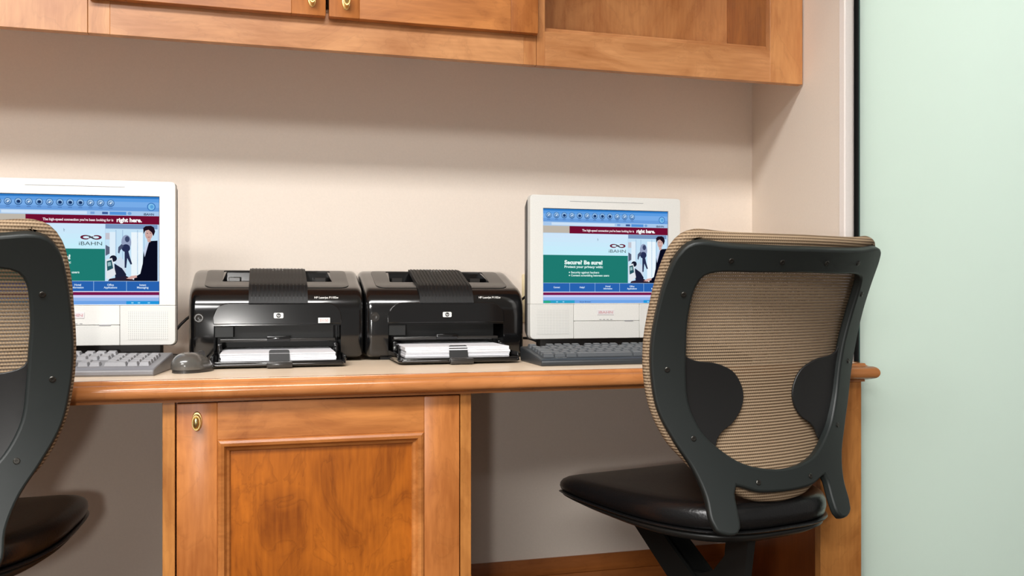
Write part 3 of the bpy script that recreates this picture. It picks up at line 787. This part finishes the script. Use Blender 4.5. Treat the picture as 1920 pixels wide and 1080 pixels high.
def make_keyboard(label, loc, rz, mb, mk, nm):
    t = thing('keyboard', label, 'keyboard', loc, rz)     # origin front left corner; +y to the back
    Wk, Dk = .452, .160
    tilt = math.atan(.020 / Dk)
    bm = B()
    pf = [(.003, 0), (.158, 0), (.160, .003), (.160, .0285), (.155, .0300), (.030, .0155), (.022, .0142), (.004, .0120), (.0, .0095), (0, .003)]
    prism(bm, pf, lambda p: (0, p[0], p[1]), lambda p: (Wk, p[0], p[1]))
    bevel_mod(obj('case', bm, mb, t), .002, 2, 50)
    def z_at(y): return .0155 + (y - .030) * (.0300 - .0155) / .125
    U = .0190
    def key(x, y, wk):
        o = bpy.data.objects.new('key', key_bm(wk, mk, nm)); C.objects.link(o); o.parent = t
        o.location = (x + wk / 2, y, z_at(y) - .001); o.rotation_euler = (math.atan(.0145 / .125), 0, 0)
    rows = [(.034, [1.25, 1.25, 1.25, 6.25, 1.25, 1.25, 1.25, 1.25]), (.053, [2.25] + [1] * 10 + [2.75]), (.072, [1.75] + [1] * 11 + [2.25]),
            (.091, [1.5] + [1] * 12 + [1.5]), (.110, [1] * 13 + [2])]
    x0 = .012
    for y, ws in rows:
        x = x0
        for u in ws: key(x, y + .004, u * U - .0004); x += u * U
    for i in [0] + list(range(2, 6)) + [6.5, 7.5, 8.5, 9.5] + [11, 12, 13, 14]: key(x0 + i * U, .141, U - .0004)
    xn = x0 + 15.25 * U
    for i in range(3):
        key(xn + i * U, .141, U - .0004)
        key(xn + i * U, .114, U - .0004); key(xn + i * U, .095, U - .0004)
        key(xn + i * U, .038, U - .0004)
    key(xn + U, .057, U - .0004)
    xp = xn + 3.25 * U
    for r, y in enumerate((.114, .095, .076, .057)):
        for i in range(4): key(xp + i * U, y, U - .0004)
    key(xp, .038, 2 * U - .0004); key(xp + 2 * U, .038, U - .0004); key(xp + 3 * U, .038, U - .0004)
    lb = B(); text_on(lb, 'iBAHN', lambda a, b: (a, b, .0142 + .0008), .032, .054, .010, .0055, 0, .02); obj('lettering', lb, LOGO_W, t, smooth=0)
    return t
make_keyboard('black keyboard with grey keys before the right monitor', (.5110, 1.630, DZ), -rad(1), KB_DARK, KEY_DARK, 'd')
make_keyboard('keyboard in flash-lightened grey before the left monitor, partly behind a chair', (-.6350, 1.660, DZ), -rad(6), KB_GREY, KEY_GREY, 'g')

# ---------------------------------------------------------------- mouse
mo = thing('mouse', 'grey computer mouse on the desktop beside the left printer', 'mouse', (-.1275, 1.690, DZ), rad(-28))
def mouse_shell(z0, z1, sc_=1.0):
    bm = B(); rings = []
    Ln, Wn = .048, .030
    for j in range(10):
        a = j / 9 * PI / 2 * .98
        rr = math.cos(a) ** .75 * sc_; zz = z0 + (z1 - z0) * math.sin(a)
        ring = []
        for i in range(36):
            th = 2 * PI * i / 36; cx, cyy = math.cos(th), math.sin(th)
            wv = Wn * (1 - .10 * cyy) * (1 - .10 * math.exp(-(cyy / .3) ** 2))
            ring.append(bm.verts.new((wv * rr * cx, Ln * rr * cyy - .008 * math.sin(a), zz - .006 * max(0, cyy * rr) * math.sin(a))))
        rings.append(ring)
    for a, b in zip(rings, rings[1:]):
        for i in range(36): bm.faces.new((a[i], a[(i+1) % 36], b[(i+1) % 36], b[i]))
    bm.faces.new(rings[0][::-1]); bm.faces.new(rings[-1])
    return bm
obj('shell', mouse_shell(.006, .0360), MOUSE, mo, smooth=60)
bt = B(); prism(bt, [(.030 * math.cos(2*PI*i/36) * .98, .048 * math.sin(2*PI*i/36) * .98) for i in range(36)], lambda p: (p[0], p[1], 0), lambda p: (p[0], p[1], .0065)); obj('base', bt, MOUSE_D, mo)
wh = B(); lathe(wh, [(0, -.003), (.008, -.003), (.0085, 0), (.008, .003), (0, .003)], 16, Matrix.Translation((0, .026, .0285)) @ Matrix.Rotation(rad(90), 4, 'Y')); obj('scroll_wheel', wh, MOUSE_D, mo)
cbm = B(); tube(cbm, [(0, .045, .008), (-.01, .075, .006), (-.05, .13, .003), (-.11, .20, .003), (-.20, .30, .003), (-.24, .36, .003)], .0018); obj('cable', cbm, CABLE, mo)

# ---------------------------------------------------------------- cables and outlet
def cable(label, pts, r=.0032): return tag(obj('power_cable', tube(B(), pts, r), CABLE), label, 'cable')
cable('black cable curving up between the left monitor and left printer', [(-.20, 2.06, DZ + .05), (-.17, 2.07, DZ + .085), (-.11, 2.118, DZ + .12), (.0, 2.125, DZ + .12)])
cable('lower black cable lying on the desk by the left printer', [(-.22, 2.02, DZ + .012), (-.165, 2.05, DZ + .006), (-.10, 2.118, DZ + .02), (0, 2.127, DZ + .03)])
cable('black cable looping behind the right printer to the right monitor', [(.50, 2.125, DZ + .10), (.58, 2.10, DZ + .11), (.62, 2.05, DZ + .145), (.66, 1.99, DZ + .15)])
cable('lower black cable on the desk between right printer and monitor', [(.48, 2.125, DZ + .02), (.565, 2.05, DZ + .03), (.60, 2.02, DZ + .035), (.66, 1.98, DZ + .004)])
op = thing('outlet_plate', 'ivory outlet plate on wall between right printer and right monitor', 'outlet', (0, 0, 0))
obj('plate', bx(.618, .693, DW - .008, DW, .8144, .9353, .003, 2), IVORY, op)
for z in (.850, .900): obj('socket', bx(.640, .671, DW - .0105, DW - .006, z - .014, z + .014, .003, 2), IVORY, op)

# ---------------------------------------------------------------- chairs
KX, TT, KB_ = .859, .121, -1.014
DZC = -.007
def surf(x, z, off=0.0):
    y = KX * x * x - TT * (z - .75) + KB_ * (z - .75) ** 2
    # offset along the surface normal (front is +y)
    nx, nz = -2 * KX * x, TT - 2 * KB_ * (z - .75)
    l = math.sqrt(nx * nx + 1 + nz * nz)
    return (x + off * nx / l, y + off / l, z + off * nz / l + DZC)
def mirror(h): return h + [(-x, z) for x, z in h[::-1] if abs(x) > 1e-6]
OUT = [(0, .971), (.065, .971), (.165, .974), (.218, .979), (.236, .974), (.249, .955), (.255, .915), (.257, .860), (.257, .800), (.251, .742), (.238, .681), (.212, .627), (.185, .579),
       (.171, .532), (.171, .495), (.166, .478), (.148, .469), (.128, .470), (.119, .480), (.116, .508), (.115, .535), (.109, .548), (.098, .545), (.068, .535), (.034, .532), (0, .531)]
INN = [(0, .929), (.10, .928), (.170, .928), (.192, .922), (.201, .906), (.202, .850), (.196, .795), (.192, .752), (.184, .692), (.162, .644), (.140, .620), (.094, .588), (.046, .574), (0, .570)]
WING = [(.200, .792), (.190, .777), (.171, .769), (.126, .762), (.084, .742), (.064, .708), (.068, .682), (.088, .657), (.112, .643), (.126, .630), (.132, .614), (.148, .608), (.172, .635), (.196, .690), (.204, .752)]
RIM = [(0, .982), (.065, .982), (.165, .984), (.224, .988), (.244, .981), (.257, .962), (.264, .915), (.265, .860), (.265, .800), (.260, .745), (.247, .684), (.221, .629), (.196, .600), (.165, .568), (.120, .546), (.068, .524), (.034, .519), (0, .517)]
def ring2(h, step=.009): return [tuple(p[:2]) for p in catmull([(a, b) for a, b in mirror(h)], True, step)]
o2, i2, r2 = ring2(OUT), ring2(INN), ring2(RIM)
CS = .92; FLZ = -.883 * (1 - CS) / CS
def make_chair():
    t = thing('office_chair', '', 'chair')
    fr = plate(B(), [o2, i2], lambda a, b: surf(a, b, 0), lambda a, b: surf(a, b, .017), .03)
    f = bevel_mod(obj('backrest_frame', fr, CHAIR_PL, t, smooth=50), .0045, 3, 50)
    def wings(s):
        lp = [tuple(p[:2]) for p in catmull([(s * a, b) for a, b in WING], True, .008)]
        # wing dishes away from the frame towards its free edge
        def dep(a, b): return .010 + .012 * max(0, min(1, (.19 - abs(a)) / .11))
        bm = plate(B(), [lp], lambda a, b: surf(a, b, dep(a, b)), lambda a, b: surf(a, b, dep(a, b) + .004), .02)
        bevel_mod(obj('lumbar_wing', bm, CHAIR_W, t, smooth=50), .0012, 2, 50)
    wings(1); wings(-1)
    mp = plate(B(), [[(a * .985, .75 + (b - .75) * .985) for a, b in r2]], lambda a, b: surf(a, b, .028), lambda a, b: surf(a, b, .0285), .02)
    mo_ = obj('mesh_panel', mp, MESHF, t, smooth=60); mo_['label'] = 'tan woven mesh'
    inn_r = [(a * .90, .75 + (b - .75) * .90) for a, b in r2]
    rm = plate(B(), [r2, inn_r], lambda a, b: surf(a, b, .0172), lambda a, b: surf(a, b, .040), .03)
    ro = bevel_mod(obj('fabric_edge', rm, RIMF, t, smooth=50), .009, 4, 50); ro['label'] = 'tan woven fabric wrapped round the back frame'
    sb = B(); lathe(sb, [(0, -.001), (.0050, -.001), (.0050, .0012), (.0040, .0020), (.0018, .0020), (.0014, .0008), (0, .0008)], 14)
    sme = None
    for x, z in ((.155, .9495), (.054, .948), (.220, .891), (.226, .757), (.179, .633), (.064, .5505)):
        for s in (-1, 1):
            if sme is None: so = obj('screw', sb, SCREW, t); sme = so.data
            else: so = bpy.data.objects.new('screw', sme); C.objects.link(so); so.parent = t
            p0 = Vector(surf(s * x, z, 0)); n = (p0 - Vector(surf(s * x, z, .01))).normalized()
            so.location = p0; so.rotation_euler = n.to_track_quat('Z', 'Y').to_euler()
    # seat: plan outline and stacked rings
    ZR, ZF = .492, .474            # rim line at the rear and the front
    def plan(th, k=1.0):
        c_, s_ = math.cos(th), math.sin(th)
        e = .62
        x = math.copysign(abs(c_) ** e, c_); y = math.copysign(abs(s_) ** (.6 if s_ > 0 else .85), s_)
        yy = .245 + y * (.312 if s_ > 0 else .262)
        hw = .204 + .018 * max(0, min(1, (yy) / .42))
        return x * hw * k, .245 + (yy - .245) * k
    def zc(y): 
        u = max(0, min(1, y / .53)); return ZR + (ZF - ZR) * u - .018 * max(0, (u - .75) / .25) ** 2
    def stack(levels, n=72):
        bm = B(); rg = []
        for k, dz, cr in levels:
            ring = []
            for i in range(n):
                x, y = plan(2 * PI * i / n, k); ring.append(bm.verts.new((x, y, zc(y) + dz * (1 - .38 * max(0, min(1, y / .5))))))
            rg.append(ring)
        for a, b in zip(rg, rg[1:]):
            for i in range(n): bm.faces.new((a[i], a[(i+1) % n], b[(i+1) % n], b[i]))
        bm.faces.new(rg[0][::-1]); bm.faces.new(rg[-1])
        return bm
    cu = stack([(.90, -.036, 0), (.965, -.036, 0), (.990, -.030, 0), (1.0, -.018, 0), (.995, -.006, 0), (.975, .004, 0), (.93, .011, 0), (.86, .013, 0), (.7, .011, 0), (.4, .006, 0), (.1, .004, 0)])
    obj('seat_cushion', cu, LEATHER, t, smooth=60)
    pi_ = stack([(.965, -.0405, 0), (1.000, -.0405, 0), (1.008, -.038, 0), (1.000, -.0355, 0), (.965, -.0355, 0)]); obj('piping', pi_, LEATHER, t, smooth=60)
    sh = stack([(.30, -.075, 0), (.72, -.072, 0), (.90, -.062, 0), (.975, -.050, 0), (.975, -.0455, 0), (.95, -.041, 0)]); obj('seat_shell', sh, SHELL, t, smooth=60)
    # feet of the back frame bolt to the shell through two brackets
    # mechanism under the seat: slanting front arm plates, upright rear plate, hub, column
    for s in (-1, -.2):
        bm = B(); pr = [(.400, .400), (.340, .420), (.12, .335), (.075, .300), (.075, .235), (.125, .235), (.175, .262)]
        pr = [(.395, .392), (.33, .418), (.075, .262), (.075, .205), (.115, .205)]
        prism(bm, pr, lambda p: (s * .060 - .004, p[0], p[1]), lambda p: (s * .060 + .004, p[0], p[1])); obj('tilt_arm', bm, MECH, t)
    bm = B(); prism(bm, [(.395, .392), (.330, .388), (.115, .228), (.115, .205)], lambda p: (-.0555, p[0], p[1]), lambda p: (-.0165, p[0], p[1])); obj('arm_web', bm, MECH, t)
    bm = B(); prism(bm, [(.025, .425), (.085, .425), (.112, .204), (.060, .204)], lambda p: (-.0545, p[0], p[1]), lambda p: (-.0360, p[0], p[1])); obj('rear_support', bm, MECH, t)
    bm = B(); prism(bm, [(.076, .400), (.125, .345), (.16, .330), (.235, .318), (.115, .226), (.085, .226)], lambda p: (-.0530, p[0], p[1]), lambda p: (-.0380, p[0], p[1])); obj('gusset', bm, MECH, t)
    hb = bx(-.07, .07, .055, .30, .175, .2035, .006, 2); obj('hub_plate', hb, MECH, t)
    bm = B(); 
    for yy in (.34, .395): lathe(bm, [(0, -.018), (.007, -.018), (.007, -.014), (.003, -.012), (.003, 0), (0, 0)], 10, Matrix.Translation((-.1, yy, zc(yy) - .062)))
    obj('bolt', bm, MECH, t)
    bm = B(); lathe(bm, [(0, .02), (.028, .02), (.028, .1745), (0, .1745)], 20, Matrix.Translation((0, .18, 0))); obj('gas_column', bm, MECH, t)
    arm = None; cas = None
    for k in range(5):
        a = 2 * PI * k / 5 + .3
        if arm is None:
            bm = B(); prism(bm, [(.02, -.028), (.30, -.016), (.31, 0), (.30, .016), (.02, .028)], lambda p: (p[0], p[1], .060), lambda p: (p[0], p[1] * .75, .105 - p[0] * .11)); arm = obj('base_arm', bm, MECH, t)
            bm = B(); 
            for q in (-1, 1): lathe(bm, [(0, -.009), (.022, -.009), (.026, -.006), (.026, .006), (.022, .009), (0, .009)], 18, Matrix.Translation((.295, q * .013, .0265)) @ Matrix.Rotation(rad(90), 4, 'X'))
            cas = obj('caster', bm, MECH, t); oa, oc = arm, cas
        else:
            oa, oc = arm.copy(), cas.copy(); C.objects.link(oa); C.objects.link(oc); oa.parent = t; oc.parent = t
        for o in (oa, oc): o.location = (0, .18, FLZ); o.rotation_euler = (0, 0, a)
    return t
ch = make_chair()
ch.scale = (CS,) * 3; ch.location = (.9174 * CS, 1.450 * CS, .883 * (1 - CS)); ch.rotation_euler = (0, 0, .2069)
tag(ch, 'charcoal office chair with tan mesh back before the right monitor', group='mesh-back office chairs at the desk')
c2 = ch.copy(); C.objects.link(c2)
for o in list(ch.children):
    n = o.copy(); C.objects.link(n); n.parent = c2
c2.location = (-.552 * CS, 1.4975 * CS, .883 * (1 - CS)); c2.rotation_euler = (0, 0, 0)
tag(c2, 'charcoal office chair with tan mesh back, cut off by left picture edge', group='mesh-back office chairs at the desk')
